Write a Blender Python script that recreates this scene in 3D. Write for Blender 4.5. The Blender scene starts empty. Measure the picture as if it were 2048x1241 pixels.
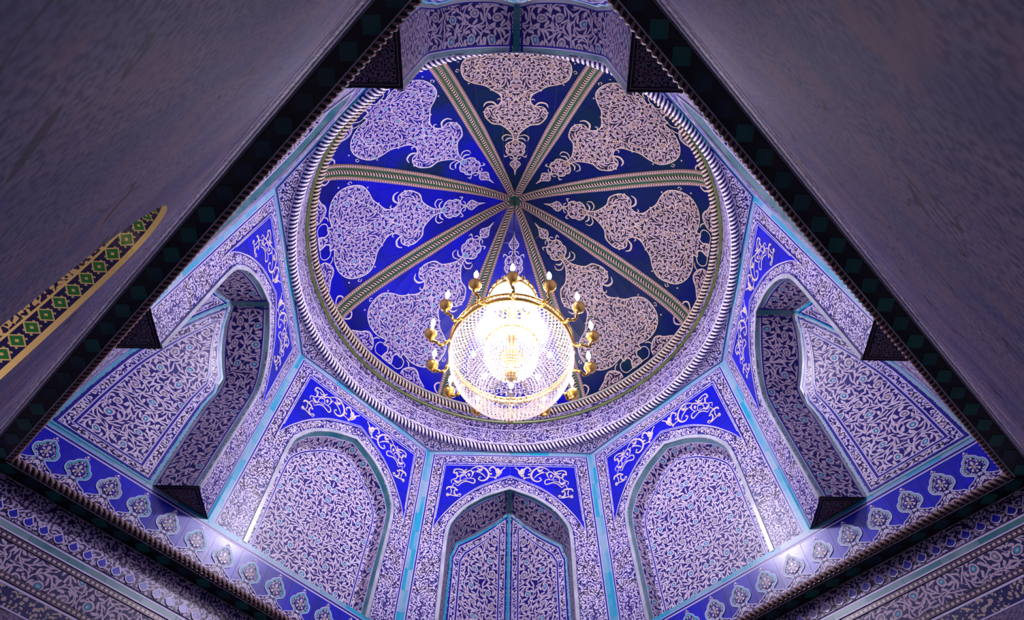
import bpy, bmesh, math, random
from mathutils import Vector, Matrix
from mathutils.geometry import tessellate_polygon
random.seed(7)
PI = math.pi
sc = bpy.context.scene
C = sc.collection

# ------------------------------------------------------------------ camera
PITCH, YAW, ROLL, FPX = 60.51, -0.061, 1.224, 1422.9
PHI = math.radians(.277)
def unrot(v):
    c, s = math.cos(PHI), math.sin(PHI)
    return Vector((v[0]*c - v[1]*s, v[0]*s + v[1]*c, v[2]))
def make_camera():
    P, Y, R = map(math.radians, (PITCH, YAW, ROLL))
    F = Vector((math.sin(Y)*math.cos(P), math.cos(Y)*math.cos(P), math.sin(P)))
    r = Vector((math.cos(Y), -math.sin(Y), 0)); u = r.cross(F)
    r2 = r*math.cos(R) + u*math.sin(R); u2 = -r*math.sin(R) + u*math.cos(R)
    r2, u2, F = unrot(r2), unrot(u2), unrot(F)
    loc = unrot((0, -6.326, 1.6))
    cd = bpy.data.cameras.new('camera'); co = bpy.data.objects.new('camera', cd); C.objects.link(co)
    m = Matrix((r2, u2, -F)).transposed().to_4x4(); m.translation = loc
    co.matrix_world = m
    cd.sensor_width = 36; cd.lens = FPX/2048*36; cd.clip_start = .05; cd.clip_end = 100
    cd.dof.use_dof = True; cd.dof.focus_distance = 12.5; cd.dof.aperture_fstop = 5.0
    sc.camera = co
make_camera()

# ------------------------------------------------------------------ light and exposure
w = bpy.data.worlds.new('world'); sc.world = w; w.use_nodes = True
w.node_tree.nodes['Background'].inputs[0].default_value = (.35, .33, .6, 1)
w.node_tree.nodes['Background'].inputs[1].default_value = .05
sc.view_settings.view_transform = 'Standard'; sc.view_settings.look = 'None'
sc.view_settings.gamma = 1; sc.view_settings.use_curve_mapping = False
sc.view_settings.exposure = 0.24
sc.cycles.max_bounces = 3; sc.cycles.diffuse_bounces = 2; sc.cycles.glossy_bounces = 2
sc.cycles.use_adaptive_sampling = True; sc.cycles.adaptive_threshold = .04; sc.cycles.transparent_max_bounces = 6
sc.cycles.transmission_bounces = 3; sc.cycles.caustics_reflective = False; sc.cycles.caustics_refractive = False
sc.cycles.sample_clamp_indirect = 3
def lamp(name, loc, power, col, rad):
    l = bpy.data.lights.new(name, 'POINT'); l.energy = power; l.color = col; l.shadow_soft_size = rad
    o = bpy.data.objects.new(name, l); C.objects.link(o); o.location = loc; return o
def area(name, loc, rot, size, power, col):
    l = bpy.data.lights.new(name, 'AREA'); l.energy = power; l.color = col; l.size = size
    o = bpy.data.objects.new(name, l); C.objects.link(o); o.location = loc; o.rotation_euler = rot; return o
LCOL = (.82, .78, 1.0)
lamp('chandelier_crown_light', (0, 0, 12.85), 1550, LCOL, .22)
lamp('chandelier_bowl_light', (0, 0, 11.1), 170, (1, .88, .80), .25)
for a in range(4):
    lamp('chandelier_ring_light', (1.34*math.cos(a*PI/2+.5), 1.34*math.sin(a*PI/2+.5), 11.85), 22, LCOL, .12)
# added unseen fill lights, low in the chamber, brighten everything softly from below
for x, y in ((-2.3, 0), (2.3, 0), (0, 2.6)):
    lamp('low_fill_light', (x, y, 2.4), 12, (.66, .62, 1.0), .3)
# warm light of the room behind the arch on the left wall
lamp('side_room_light', (-2.95, -5.05, 4.2), 55, (1, .70, .34), .12)

# ------------------------------------------------------------------ materials
def lin(c):
    return tuple((x/255/12.92 if x/255 <= .04045 else ((x/255+.055)/1.055)**2.4) for x in c) + (1,)
class X:   # tiny node expression helper
    nt = None
    def __init__(s, sock): s.s = sock
    @staticmethod
    def op(o, *a):
        n = X.nt.nodes.new('ShaderNodeMath'); n.operation = o
        for i, v in enumerate(a):
            if isinstance(v, X): X.nt.links.new(v.s, n.inputs[i])
            else: n.inputs[i].default_value = v
        return X(n.outputs[0])
    def __add__(a, b): return X.op('ADD', a, b)
    def __radd__(a, b): return X.op('ADD', b, a)
    def __sub__(a, b): return X.op('SUBTRACT', a, b)
    def __rsub__(a, b): return X.op('SUBTRACT', b, a)
    def __mul__(a, b): return X.op('MULTIPLY', a, b)
    def __rmul__(a, b): return X.op('MULTIPLY', b, a)
    def __truediv__(a, b): return X.op('DIVIDE', a, b)
    def gt(a, b): return X.op('GREATER_THAN', a, b)
    def lt(a, b): return X.op('LESS_THAN', a, b)
    def abs(a): return X.op('ABSOLUTE', a)
    def fr(a): return X.op('FRACT', a)
    def sin(a): return X.op('SINE', a)
    def max(a, b): return X.op('MAXIMUM', a, b)
    def min(a, b): return X.op('MINIMUM', a, b)
    def inv(a): return X.op('SUBTRACT', 1.0, a)
def uvsock():
    n = X.nt.nodes.new('ShaderNodeUVMap'); n.uv_map = 'UVMap'
    s = X.nt.nodes.new('ShaderNodeSeparateXYZ'); X.nt.links.new(n.outputs[0], s.inputs[0])
    return X(s.outputs[0]), X(s.outputs[1])
def comb(u, v, z=0.0):
    n = X.nt.nodes.new('ShaderNodeCombineXYZ')
    for i, q in enumerate((u, v, z)):
        if isinstance(q, X): X.nt.links.new(q.s, n.inputs[i])
        else: n.inputs[i].default_value = q
    return n.outputs[0]
def noise(vec, scale, detail=1, dist=0.0, rough=.5):
    n = X.nt.nodes.new('ShaderNodeTexNoise'); n.noise_dimensions = '3D'
    X.nt.links.new(vec, n.inputs['Vector']); n.inputs['Scale'].default_value = scale
    n.inputs['Detail'].default_value = detail; n.inputs['Distortion'].default_value = dist; n.inputs['Roughness'].default_value = rough
    return n
def mix(f, a, b):
    n = X.nt.nodes.new('ShaderNodeMix'); n.data_type = 'RGBA'
    if isinstance(f, X): X.nt.links.new(f.s, n.inputs[0])
    else: n.inputs[0].default_value = f
    for i, q in ((6, a), (7, b)):
        if isinstance(q, tuple): n.inputs[i].default_value = q
        else: X.nt.links.new(q, n.inputs[i])
    return n.outputs[2]
def newmat(name, rough=.3, metal=0.0, spec=.5):
    m = bpy.data.materials.new(name); m.use_nodes = True; X.nt = m.node_tree
    b = m.node_tree.nodes['Principled BSDF']
    b.inputs['Roughness'].default_value = rough; b.inputs['Metallic'].default_value = metal
    b.inputs['Specular IOR Level'].default_value = spec
    return m, b
def setcol(b, c):
    if isinstance(c, tuple): b.inputs['Base Color'].default_value = c
    else: X.nt.links.new(c, b.inputs['Base Color'])
def objrand():
    n = X.nt.nodes.new('ShaderNodeObjectInfo'); return X(n.outputs['Random'])
def glaze_bump(b, vec, scale=7, strength=.12, dist=.02):
    n = noise(vec, scale, 2); bp = X.nt.nodes.new('ShaderNodeBump')
    bp.inputs['Strength'].default_value = strength; bp.inputs['Distance'].default_value = dist
    X.nt.links.new(n.outputs[0], bp.inputs['Height']); X.nt.links.new(bp.outputs[0], b.inputs['Normal'])

def scroll_mask(u, v, cell, spin_n=6, seed=0.0, rnd=.45):
    """interlaced rosettes ringed by curling leaves and arcs: pale mask, flower mask, per-rosette random"""
    wn = noise(comb(u, v, seed), 1.3/cell, 1)
    sp = X.nt.nodes.new('ShaderNodeSeparateXYZ'); X.nt.links.new(wn.outputs['Color'], sp.inputs[0])
    pu = (u + (X(sp.outputs[0]) - .5)*(cell*.38))*(1/cell); pv = (v + (X(sp.outputs[1]) - .5)*(cell*.38))*(1/cell)
    def layer(off, n, k):
        vo = X.nt.nodes.new('ShaderNodeTexVoronoi'); vo.voronoi_dimensions = '2D'; vo.feature = 'F1'
        vo.inputs['Scale'].default_value = 1; vo.inputs['Randomness'].default_value = rnd
        X.nt.links.new(comb(pu + off, pv + off*.6), vo.inputs['Vector'])
        ps = X.nt.nodes.new('ShaderNodeSeparateXYZ'); X.nt.links.new(vo.outputs['Position'], ps.inputs[0])
        cs = X.nt.nodes.new('ShaderNodeSeparateXYZ'); X.nt.links.new(vo.outputs['Color'], cs.inputs[0])
        du, dv = pu + off - X(ps.outputs[0]), pv + off*.6 - X(ps.outputs[1])
        r = X(vo.outputs['Distance']); th = X.op('ARCTAN2', dv, du)*(1/(2*PI)); spin = X(cs.outputs[0]).gt(.5)*2.0 - 1.0
        return r, th, spin, X(cs.outputs[1]), X(cs.outputs[2])
    r, th, spin, c1, c2 = layer(0.0, spin_n, 0)
    a = (th*float(spin_n) + spin*r*2.6 + c1)
    a = (a - X.op('FLOOR', a) - .5).abs()
    t = (r - .325)*(1/.105)
    leaf = (a - (1.0 - t*t)*.25).lt(0.0)
    b = (th*float(2*spin_n-1) - spin*r*4.5 + c1*3.0); b = (b - X.op('FLOOR', b) - .5).abs()
    t2 = (r - .60)*(1/.15)
    leaf2 = (b - (1.0 - t2*t2)*.23).lt(0.0)
    arc = (r - .465).abs().lt(.03)
    ring = (r - .165).abs().lt(.036)
    m = leaf.max(leaf2).max(arc).max(ring)
    stem = ((X(wn.outputs[0])*14.0).sin()).abs().lt(.12)*r.gt(.2)
    return m.max(stem).max(r.lt(.045)).min(1.0), r.lt(.105)*r.gt(.045), c2
def squiggle(u, v, s, seed, k=20.0, thr=.02):
    n = noise(comb(u, v, seed), s, .6)
    n2 = noise(comb(u, v, seed+9), s*.9, 0)
    a = (X(n.outputs[0])*k).sin(); b_ = (X(n2.outputs[0])*k).sin()
    return (a*.9 + b_*.8).gt(thr)

CREAM = lin((236, 226, 236)); NAVY = lin((26, 14, 112)); COB = lin((10, 16, 205)); TURQ = lin((52, 160, 190))
def wear(u, v, col, s=2.2, amt=.62, c2=lin((150, 140, 140))):
    n = noise(comb(u, v, 3.3), s, 3)
    return mix((X(n.outputs[0]).gt(amt))*.55, col, c2)
def mat_fine(name, pale=CREAM, dark=NAVY, s=17.0, mirror=True, rough=.36):
    m, b = newmat(name, rough, spec=.28)
    u, v = uvsock(); uu = u.abs() if mirror else u
    seed = 2.0
    mask = squiggle(uu, v, s, seed)
    big = noise(comb(uu, v, 5.0), 2.5, 1)
    pale2 = mix(X(noise(comb(u, v, 1.0), 1.3, 2).outputs[0]), pale, lin((204, 186, 228)))
    dk = mix(X(big.outputs[0]).gt(.52), dark, lin((44, 26, 74)))
    setcol(b, mix(mask, dk, pale2)); glaze_bump(b, comb(u, v), 5, .1)
    return m
def mat_scroll(name, cell=.30, pale=CREAM, dark=NAVY, flower=TURQ, mirror=True, seed=0.0, rough=.45, n=6, rnd=.45):
    m, b = newmat(name, rough, spec=.28)
    u, v = uvsock(); uu = u.abs() if mirror else u
    mask, core, rd = scroll_mask(uu, v, cell, n, seed, rnd)
    base = mix(mask, dark, mix(X(noise(comb(u, v, 1.0), 1.7, 2).outputs[0]), pale, lin((196, 170, 190))))
    fc = mix(rd.gt(.45), lin((150, 140, 150)), flower)
    setcol(b, mix(core, base, fc)); glaze_bump(b, comb(u, v), 5, .1)
    return m
def mat_plain(name, col, rough=.22, var=0.0, c2=None, scale=3.0, seed=0.0, rnd=0.0, metal=0.0, uvb=True, spec=.5):
    m, b = newmat(name, rough, metal, spec)
    if uvb:
        u, v = uvsock()
        if c2 is not None:
            f = X(noise(comb(u, v, seed), scale, 2).outputs[0])
            f = (f - .5)*var + .5
            if rnd: f = f + (objrand() - .5)*rnd
            f = f.max(0.0).min(1.0)
            setcol(b, mix(f, col, c2))
        else: setcol(b, col)
        glaze_bump(b, comb(u, v), 4, .08)
    else: setcol(b, col)
    return m
M = {}
M['fine'] = mat_fine('fine_scroll_tile')
M['fine2'] = mat_fine('dark_scroll_tile', pale=lin((176, 160, 178)), dark=lin((34, 26, 84)), s=14.0)
M['big'] = mat_scroll('great_scroll_tile', .31, n=5)
M['reveal'] = mat_scroll('reveal_scroll_tile', .36, pale=lin((200, 186, 200)), dark=lin((24, 18, 96)), mirror=False, n=5, rnd=.3)
M['frieze'] = mat_scroll('frieze_scroll_tile', .34, pale=lin((200, 182, 196)), dark=lin((26, 20, 86)), mirror=False)
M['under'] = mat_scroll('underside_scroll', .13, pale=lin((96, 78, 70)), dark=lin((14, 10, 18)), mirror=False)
M['cob'] = mat_plain('cobalt_glaze', COB, .27, 1.6, lin((14, 24, 150)), 2.2, rnd=.5)
M['navy'] = mat_plain('navy_line_glaze', lin((20, 10, 140)), .35)
M['line'] = mat_plain('pale_line_glaze', lin((214, 202, 236)), .38)
M['turq'] = mat_plain('turquoise_glaze', lin((30, 160, 192)), .36, 1.2, lin((150, 176, 196)), 3.0, rnd=1.3)
M['teal'] = mat_plain('teal_glaze', lin((30, 110, 120)), .36, 1.6, lin((130, 160, 165)), 3.0, rnd=1.0)
M['creamt'] = mat_plain('cream_edge_glaze', lin((206, 204, 214)), .3, 2.0, lin((150, 156, 160)), 3.0)
M['ornament'] = mat_plain('white_ornament_glaze', lin((232, 214, 222)), .25, 1.5, lin((214, 196, 150)), 9.0)
M['grout'] = mat_plain('grout', lin((120, 112, 150)), .7)
M['plaster'] = mat_plain('mottled_plaster', lin((110, 96, 100)), .8, 2.0, lin((70, 60, 80)), 2.0)  # plain plaster mottled with a darker tone
M['domeblue'] = mat_plain('dome_cobalt_glaze', lin((6, 8, 190)), .32, 2.2, lin((8, 16, 110)), .8, rnd=.5, spec=.22)
M['domeshade'] = mat_plain('dome_shaded_glaze', lin((4, 16, 86)), .32, 2.6, lin((4, 34, 58)), .9, seed=4, rnd=.5, spec=.18)  # dimmer light on these gores, painted in as a darker glaze
M['domehalfshade'] = mat_plain('dome_half_shaded_glaze', lin((8, 14, 165)), .32, 4.5, lin((10, 34, 74)), .55, seed=7, rnd=.3, spec=.2)  # partly dimmed gore: cobalt with the shade painted in as dark patches
M['cart_b'] = mat_scroll('violet_cartouche_scroll', .31, n=5, pale=lin((214, 196, 222)), dark=lin((10, 6, 130)), rnd=.8)
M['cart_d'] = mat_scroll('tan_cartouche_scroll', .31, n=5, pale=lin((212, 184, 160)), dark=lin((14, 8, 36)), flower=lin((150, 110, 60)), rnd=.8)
M['outline'] = mat_plain('cartouche_outline', lin((222, 206, 214)), .3)
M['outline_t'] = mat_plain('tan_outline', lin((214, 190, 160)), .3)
M['green'] = mat_plain('rib_green_glaze', lin((10, 84, 72)), .25, 2.0, lin((70, 90, 30)), 1.0)
M['olive'] = mat_plain('olive_moulding_glaze', lin((104, 116, 44)), .25, 1.5, lin((40, 60, 30)), 2.0)
def mat_stripes(name, pale, dark, rows=1):
    m, b = newmat(name, .55, spec=.3); u, v = uvsock()
    setcol(b, mix(((u.fr()) - .5).abs().lt(.25), dark, pale)); return m
M['rope'] = mat_stripes('white_rope_glaze', lin((240, 226, 236)), lin((18, 10, 70)))
M['rope_t'] = mat_stripes('tan_rope_glaze', lin((226, 200, 176)), lin((18, 12, 22)))
M['rope_c'] = mat_stripes('cornice_rope_glaze', lin((170, 130, 130)), lin((26, 20, 24)))
def mat_beads(name, bg, bead, rim, p=.062):
    m, b = newmat(name, .3); u, v = uvsock()   # v across -1..1, u along in metres
    a = ((u*(1/p)).fr() - .5).abs()*2.0
    d = X.op('SQRT', a*a*1.9 + v*v*3.2)
    col = mix(d.lt(.95), bg, bead)
    setcol(b, mix(v.abs().gt(.82), col, rim)); return m
M['beads'] = mat_beads('rib_bead_glaze', lin((120, 60, 50)), lin((214, 196, 190)), lin((206, 184, 150)))
M['beads_w'] = mat_beads('frieze_bead_glaze', lin((40, 26, 60)), lin((206, 176, 176)), lin((150, 130, 140)), .068)
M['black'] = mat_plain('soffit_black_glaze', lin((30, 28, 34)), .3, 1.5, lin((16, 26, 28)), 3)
M['sgreen'] = mat_plain('soffit_green_glaze', lin((26, 112, 96)), .25, 1.5, lin((26, 44, 66)), 2, rnd=1.2)
def mat_wall():
    m, b = newmat('weathered_wall_tile', .7, spec=.2); u, v = uvsock()
    a = X(noise(comb(u, v, 0.0), 34, 2).outputs[0]); c = X(noise(comb(u*2.2, v*.5, 3.0), 1.5, 4).outputs[0])
    d = X(noise(comb(u, v, 8.0), 3.0, 3).outputs[0])
    col = mix((c*3.0 - 1.0).max(0.0).min(1.0), lin((158, 140, 158)), lin((104, 98, 142)))
    col = mix((a*5.0 - 2.2).max(0.0).min(.8), col, lin((64, 56, 104)))
    col = mix((d*4.0 - 2.1).max(0.0).min(.7), col, lin((160, 124, 128)))
    ck = X(noise(comb(u*.5, v, 12.0), 1.1, 3).outputs[0])
    col = mix((ck - .5).abs().lt(.004)*.8, col, lin((50, 28, 34)))
    setcol(b, col); return m
M['wall'] = mat_wall()
def mat_dots():
    m, b = newmat('dotted_navy_tile', .3); u, v = uvsock()
    n = squiggle(u, v, 12, 1.0, 20, .35)
    setcol(b, mix(n, lin((16, 14, 90)), lin((190, 170, 150)))); return m
M['dots'] = mat_dots()
def mat_warmarch():
    m, b = newmat('arch_lining_tile', .35); u, v = uvsock()
    # u along the arch, v depth 0 (front) .. 1.2
    d = ((u*(1/.15)).fr() - .5).abs() + ((v - .105)*(1/.15)).abs()
    dia = d.lt(.36); rimd = (d - .4).abs().lt(.045)
    sm = ((u*(1/.05)).fr() - .5).abs() + (((v)*(1/.05)).fr() - .5).abs()
    base = mix(sm.lt(.22), lin((28, 30, 120)), lin((210, 200, 190)))
    col = mix(dia, base, lin((40, 130, 90))); col = mix(rimd, col, lin((226, 214, 190)))
    col = mix((d).lt(.1), col, lin((226, 214, 190)))
    scr = squiggle(u, v, 16, 2.0, 20, -.1)
    far = mix(scr, lin((40, 30, 110)), lin((232, 214, 190)))
    col = mix(v.gt(.175), col, far)
    edge = v.lt(.04).max((v - .172).abs().lt(.008))
    setcol(b, mix(edge, col, lin((238, 222, 190)))); return m
M['archlining'] = mat_warmarch()
def mat_gold(name, col, r):
    m, b = newmat(name, r, 1.0); setcol(b, col); return m
M['gold'] = mat_gold('polished_gold', (1.0, .60, .13, 1), .3)
M['chain'] = mat_gold('dark_chain', (.12, .1, .14, 1), .4)
def mat_crystal():
    m = bpy.data.materials.new('crystal_bead'); m.use_nodes = True; nt = m.node_tree; nt.nodes.clear()
    o = nt.nodes.new('ShaderNodeOutputMaterial'); t = nt.nodes.new('ShaderNodeBsdfTranslucent'); g = nt.nodes.new('ShaderNodeBsdfPrincipled'); p = nt.nodes.new('ShaderNodeBsdfTransparent')
    t.inputs[0].default_value = (.85, .76, .70, 1); g.inputs['Base Color'].default_value = (.6, .54, .5, 1); g.inputs['Roughness'].default_value = .12
    x = nt.nodes.new('ShaderNodeMixShader'); x.inputs[0].default_value = .5; y = nt.nodes.new('ShaderNodeMixShader'); y.inputs[0].default_value = .6
    nt.links.new(t.outputs[0], x.inputs[1]); nt.links.new(g.outputs[0], x.inputs[2]); nt.links.new(p.outputs[0], y.inputs[1]); nt.links.new(x.outputs[0], y.inputs[2]); nt.links.new(y.outputs[0], o.inputs[0])
    return m
M['crystal'] = mat_crystal()
def mat_emit(name, col, s):
    m, b = newmat(name); b.inputs['Emission Color'].default_value = col; b.inputs['Emission Strength'].default_value = s
    setcol(b, (1, 1, 1, 1)); return m
M['bulb'] = mat_emit('lit_bulb', (1, .93, .98, 1), 14)
M['candle'] = mat_plain('candle_tube', lin((235, 225, 215)), .4, uvb=False)
M['floor'] = mat_plain('stone_floor', lin((120, 110, 110)), .5, 1.5, lin((90, 84, 90)), 2)

# ------------------------------------------------------------------ mesh helpers
def obj(name, me, parent=None, **props):
    o = bpy.data.objects.new(name, me); C.objects.link(o)
    if parent is not None: o.parent = parent
    for k, v in props.items(): o[k] = v
    return o
def mesh(name, verts, faces, mat, uvs=None, smooth=False):
    me = bpy.data.meshes.new(name); me.from_pydata([tuple(v) for v in verts], [], faces)
    if uvs is not None:
        l = me.uv_layers.new(name='UVMap')
        flat = []
        for f in me.polygons:
            for vi in f.vertices: flat += list(uvs[vi])
        l.data.foreach_set('uv', flat)
    if mat: me.materials.append(mat)
    if smooth: me.polygons.foreach_set('use_smooth', [True]*len(me.polygons))
    return me
def thing(name, label, cat, kind=None, group=None, loc=(0, 0, 0)):
    o = bpy.data.objects.new(name, None); C.objects.link(o); o.location = loc; o.empty_display_size = .1
    o['label'] = label; o['category'] = cat
    if kind: o['kind'] = kind
    if group: o['group'] = group
    return o

def poly2d(outer, gx=None, gy=None):
    """triangulated 2-D polygon cut by the grid lines gx / gy"""
    vs = [Vector((p[0], p[1], 0)) for p in outer]
    tris = tessellate_polygon([vs])
    bm = bmesh.new(); bv = [bm.verts.new(v) for v in vs]
    for t in tris:
        try: bm.faces.new([bv[i] for i in t])
        except ValueError: pass
    for ax, g in ((0, gx), (1, gy)):
        for c in (g or ()):
            n = (1, 0, 0) if ax == 0 else (0, 1, 0); co = (c, 0, 0) if ax == 0 else (0, c, 0)
            bmesh.ops.bisect_plane(bm, geom=bm.verts[:]+bm.edges[:]+bm.faces[:], dist=1e-5, plane_co=co, plane_no=n)
    return bm
def emit2d(name, faces2, mapf, off, mat, parent, thick=.012, shrink=None, **pr):
    """faces2: lists of 2-D points -> mapped sheet with a rim going back by thick"""
    idx, vs, fs = {}, [], []
    for f in faces2:
        t = []
        for p in f:
            k = (round(p[0], 4), round(p[1], 4))
            if k not in idx: idx[k] = len(vs); vs.append(k)
            t.append(idx[k])
        t2 = [t[i] for i in range(len(t)) if t[i] != t[i-1]]
        if len(t2) >= 3: fs.append(t2)
    if not fs: return None
    if shrink:
        cx, cy, kk = shrink
        vv = [(cx+(x-cx)*kk, cy+(y-cy)*kk) for x, y in vs]
    else: vv = vs
    top = [mapf(x, y, off) for x, y in vv]; uv = list(vs)
    if thick:
        ec = {}
        for f in fs:
            for i in range(len(f)):
                e = (f[i-1], f[i]); k = tuple(sorted(e)); ec.setdefault(k, []).append(e)
        bmap = {}
        for k, l in ec.items():
            if len(l) == 1:
                a, b = l[0]
                for q in (a, b):
                    if q not in bmap:
                        bmap[q] = len(top); top.append(mapf(vv[q][0], vv[q][1], off-thick)); uv.append(vs[q])
                fs.append([b, a, bmap[a], bmap[b]])
    return obj(name, mesh(name, top, fs, mat, uv), parent, **pr)
def tiles(poly, cx, cy, mapf, off, mat, parent, gap=.004, name='tile', ox=0.0, oy=0.0, sub=None, thick=.012):
    xs = [p[0] for p in poly]; ys = [p[1] for p in poly]
    def lines(lo, hi, c, o):
        k = math.ceil((lo-o)/c); r = []
        while o+k*c < hi: r.append(o+k*c); k += 1
        return r
    gx, gy = lines(min(xs), max(xs), cx, ox), lines(min(ys), max(ys), cy, oy)
    if sub: gx2, gy2 = lines(min(xs), max(xs), cx/sub, ox), lines(min(ys), max(ys), cy/sub, oy)
    else: gx2, gy2 = gx, gy
    bm = poly2d(poly, gx2, gy2); cells = {}
    for f in bm.faces:
        if f.calc_area() < 1e-7: continue
        c = f.calc_center_median(); k = (math.floor((c.x-ox)/cx), math.floor((c.y-oy)/cy))
        cells.setdefault(k, []).append([(v.co.x, v.co.y) for v in f.verts])
    bm.free(); out = []
    for k, fl in sorted(cells.items()):
        o = emit2d(name, fl, mapf, off + random.uniform(0, .003), mat, parent, thick, (ox+(k[0]+.5)*cx, oy+(k[1]+.5)*cy, 1-gap/max(cx, cy)))
        out.append(o)
    return out
def sheet(name, poly, mapf, off, mat, parent, g=None, thick=.012, **pr):
    xs = [p[0] for p in poly]; ys = [p[1] for p in poly]
    gx = gy = None
    if g:
        gx = [min(xs)+i*g for i in range(1, int((max(xs)-min(xs))/g)+1)]; gy = [min(ys)+i*g for i in range(1, int((max(ys)-min(ys))/g)+1)]
    bm = poly2d(poly, gx, gy); fl = [[(v.co.x, v.co.y) for v in f.verts] for f in bm.faces if f.calc_area() > 1e-8]; bm.free()
    return emit2d(name, fl, mapf, off, mat, parent, thick, **pr)
def smooth(pts, n=5, closed=False):
    out = []; N = len(pts)
    rng = range(N) if closed else range(N-1)
    for i in rng:
        p0 = pts[i-1] if (i > 0 or closed) else pts[0]; p1 = pts[i]; p2 = pts[(i+1) % N]
        p3 = pts[(i+2) % N] if (i+2 < N or closed) else pts[-1]
        for j in range(n):
            t = j/n
            out.append(tuple(.5*(2*b + (c-a)*t + (2*a-5*b+4*c-d)*t*t + (-a+3*b-3*c+d)*t**3) for a, b, c, d in zip(p0, p1, p2, p3)))
    if not closed: out.append(tuple(pts[-1]))
    return out
def ribbon(pts, w, closed=False, taper=False, cap=0.0):
    """quads of a stroke in 2-D"""
    n = len(pts); L, R = [], []
    for i, p in enumerate(pts):
        a = pts[(i-1) % n] if (closed or i > 0) else p; b = pts[(i+1) % n] if (closed or i < n-1) else p
        dx, dy = b[0]-a[0], b[1]-a[1]; l = math.hypot(dx, dy) or 1
        k = 1.0
        if taper:
            t = i/(n-1); k = .45 + .85*math.sin(PI*min(1, t*1.05))**.8 if t < 1 else .5
        h = w/2*k
        if closed or 0 < i < n-1:
            v1 = Vector((p[0]-a[0], p[1]-a[1])); v2 = Vector((b[0]-p[0], b[1]-p[1]))
            if v1.length > 1e-6 and v2.length > 1e-6:
                c = v1.normalized().dot(v2.normalized()); h /= max(.6, math.sqrt(max(.01, (1+c)/2)))
        L.append((p[0]-dy/l*h, p[1]+dx/l*h)); R.append((p[0]+dy/l*h, p[1]-dx/l*h))
    q = []
    for i in range(n if closed else n-1):
        j = (i+1) % n; q.append([L[i], L[j], R[j], R[i]])
    if cap:
        for p in (pts[0], pts[-1]): q.append(disc(p, cap))
    return q
def disc(p, r, n=9, ry=None):
    return [(p[0]+r*math.cos(2*PI*i/n), p[1]+(ry or r)*math.sin(2*PI*i/n)) for i in range(n)]
def quads_obj(name, quads, mapf, off, mat, parent, thick=.004, **pr):
    vs, fs, uv = [], [], []
    for q in quads:
        b = len(vs)
        for x, y in q: vs.append(mapf(x, y, off)); uv.append((x, y))
        fs.append(list(range(b, b+len(q))))
    if thick:
        for q in quads:
            b = len(vs)
            for x, y in q: vs.append(mapf(x, y, off)); uv.append((x, y))
            for x, y in q: vs.append(mapf(x, y, off-thick)); uv.append((x, y))
            n = len(q)
            for i in range(n): fs.append([b+i, b+(i+1) % n, b+n+(i+1) % n, b+n+i])
    return obj(name, mesh(name, vs, fs, mat, uv), parent, **pr)
def rope(name, path, normals, rad, pitch, mat, parent, closed=False, ns=8, per=6, amp=.2, **pr):
    """twisted cord: path is a function s -> (point, n1, n2); sampled finely"""
    P = path; n = len(P); vs, fs, uv = [], [], []
    s = 0.0
    for i, (p, n1, n2) in enumerate(P):
        if i: s += (Vector(p)-Vector(P[i-1][0])).length
        for j in range(ns+1):
            a = 2*PI*j/ns; ph = a/PI*1.0 - s/pitch
            r = rad*(1 + amp*math.cos(2*PI*ph))
            vs.append(Vector(p) + n1*(r*math.cos(a)) + n2*(r*math.sin(a))); uv.append((ph+.5, j/ns))
    W = ns+1
    for i in range(n-1):
        for j in range(ns): fs.append([i*W+j, i*W+j+1, (i+1)*W+j+1, (i+1)*W+j])
    return obj(name, mesh(name, vs, fs, mat, uv, True), parent, **pr)
def ring_path(r, z, step):
    n = int(2*PI*r/step); out = []
    for i in range(n+1):
        a = 2*PI*i/n; e = Vector((math.sin(a), math.cos(a), 0)); out.append((e*r + Vector((0, 0, z)), e, Vector((0, 0, 1))))
    return out
def lathe(name, prof, mat, parent, n=64, uvscale=1.0, thick=0, **pr):
    vs, fs, uv = [], [], []; s = 0
    for i, (r, z) in enumerate(prof):
        if i: s += math.hypot(r-prof[i-1][0], z-prof[i-1][1])
        for j in range(n+1):
            a = 2*PI*j/n; vs.append((r*math.sin(a), r*math.cos(a), z)); uv.append((a*prof[0][0], s))
    W = n+1
    for i in range(len(prof)-1):
        for j in range(n): fs.append([i*W+j, i*W+j+1, (i+1)*W+j+1, (i+1)*W+j])
    return obj(name, mesh(name, vs, fs, mat, uv, True), parent, **pr)
def tube(pts, rad, ns=8, radf=None):
    """tube along 3-D points -> verts, faces"""
    vs, fs = [], []; n = len(pts); up = Vector((.13, .27, .95)).normalized()
    for i in range(n):
        a = Vector(pts[max(0, i-1)]); b = Vector(pts[min(n-1, i+1)]); t = (b-a).normalized()
        n1 = t.cross(up)
        if n1.length < .1: n1 = t.cross(Vector((1, 0, 0)))
        n1.normalize(); n2 = t.cross(n1); r = rad*(radf(i/(n-1)) if radf else 1)
        for j in range(ns):
            q = 2*PI*j/ns; vs.append(Vector(pts[i]) + n1*(r*math.cos(q)) + n2*(r*math.sin(q)))
    for i in range(n-1):
        for j in range(ns): fs.append([i*ns+j, i*ns+(j+1) % ns, (i+1)*ns+(j+1) % ns, (i+1)*ns+j])
    fs.append(list(range(ns))); fs.append([(n-1)*ns+j for j in range(ns)])
    return vs, fs
def join(parts):
    vs, fs = [], []
    for v, f in parts:
        b = len(vs); vs += list(v); fs += [[b+i for i in q] for q in f]
    return vs, fs
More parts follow.
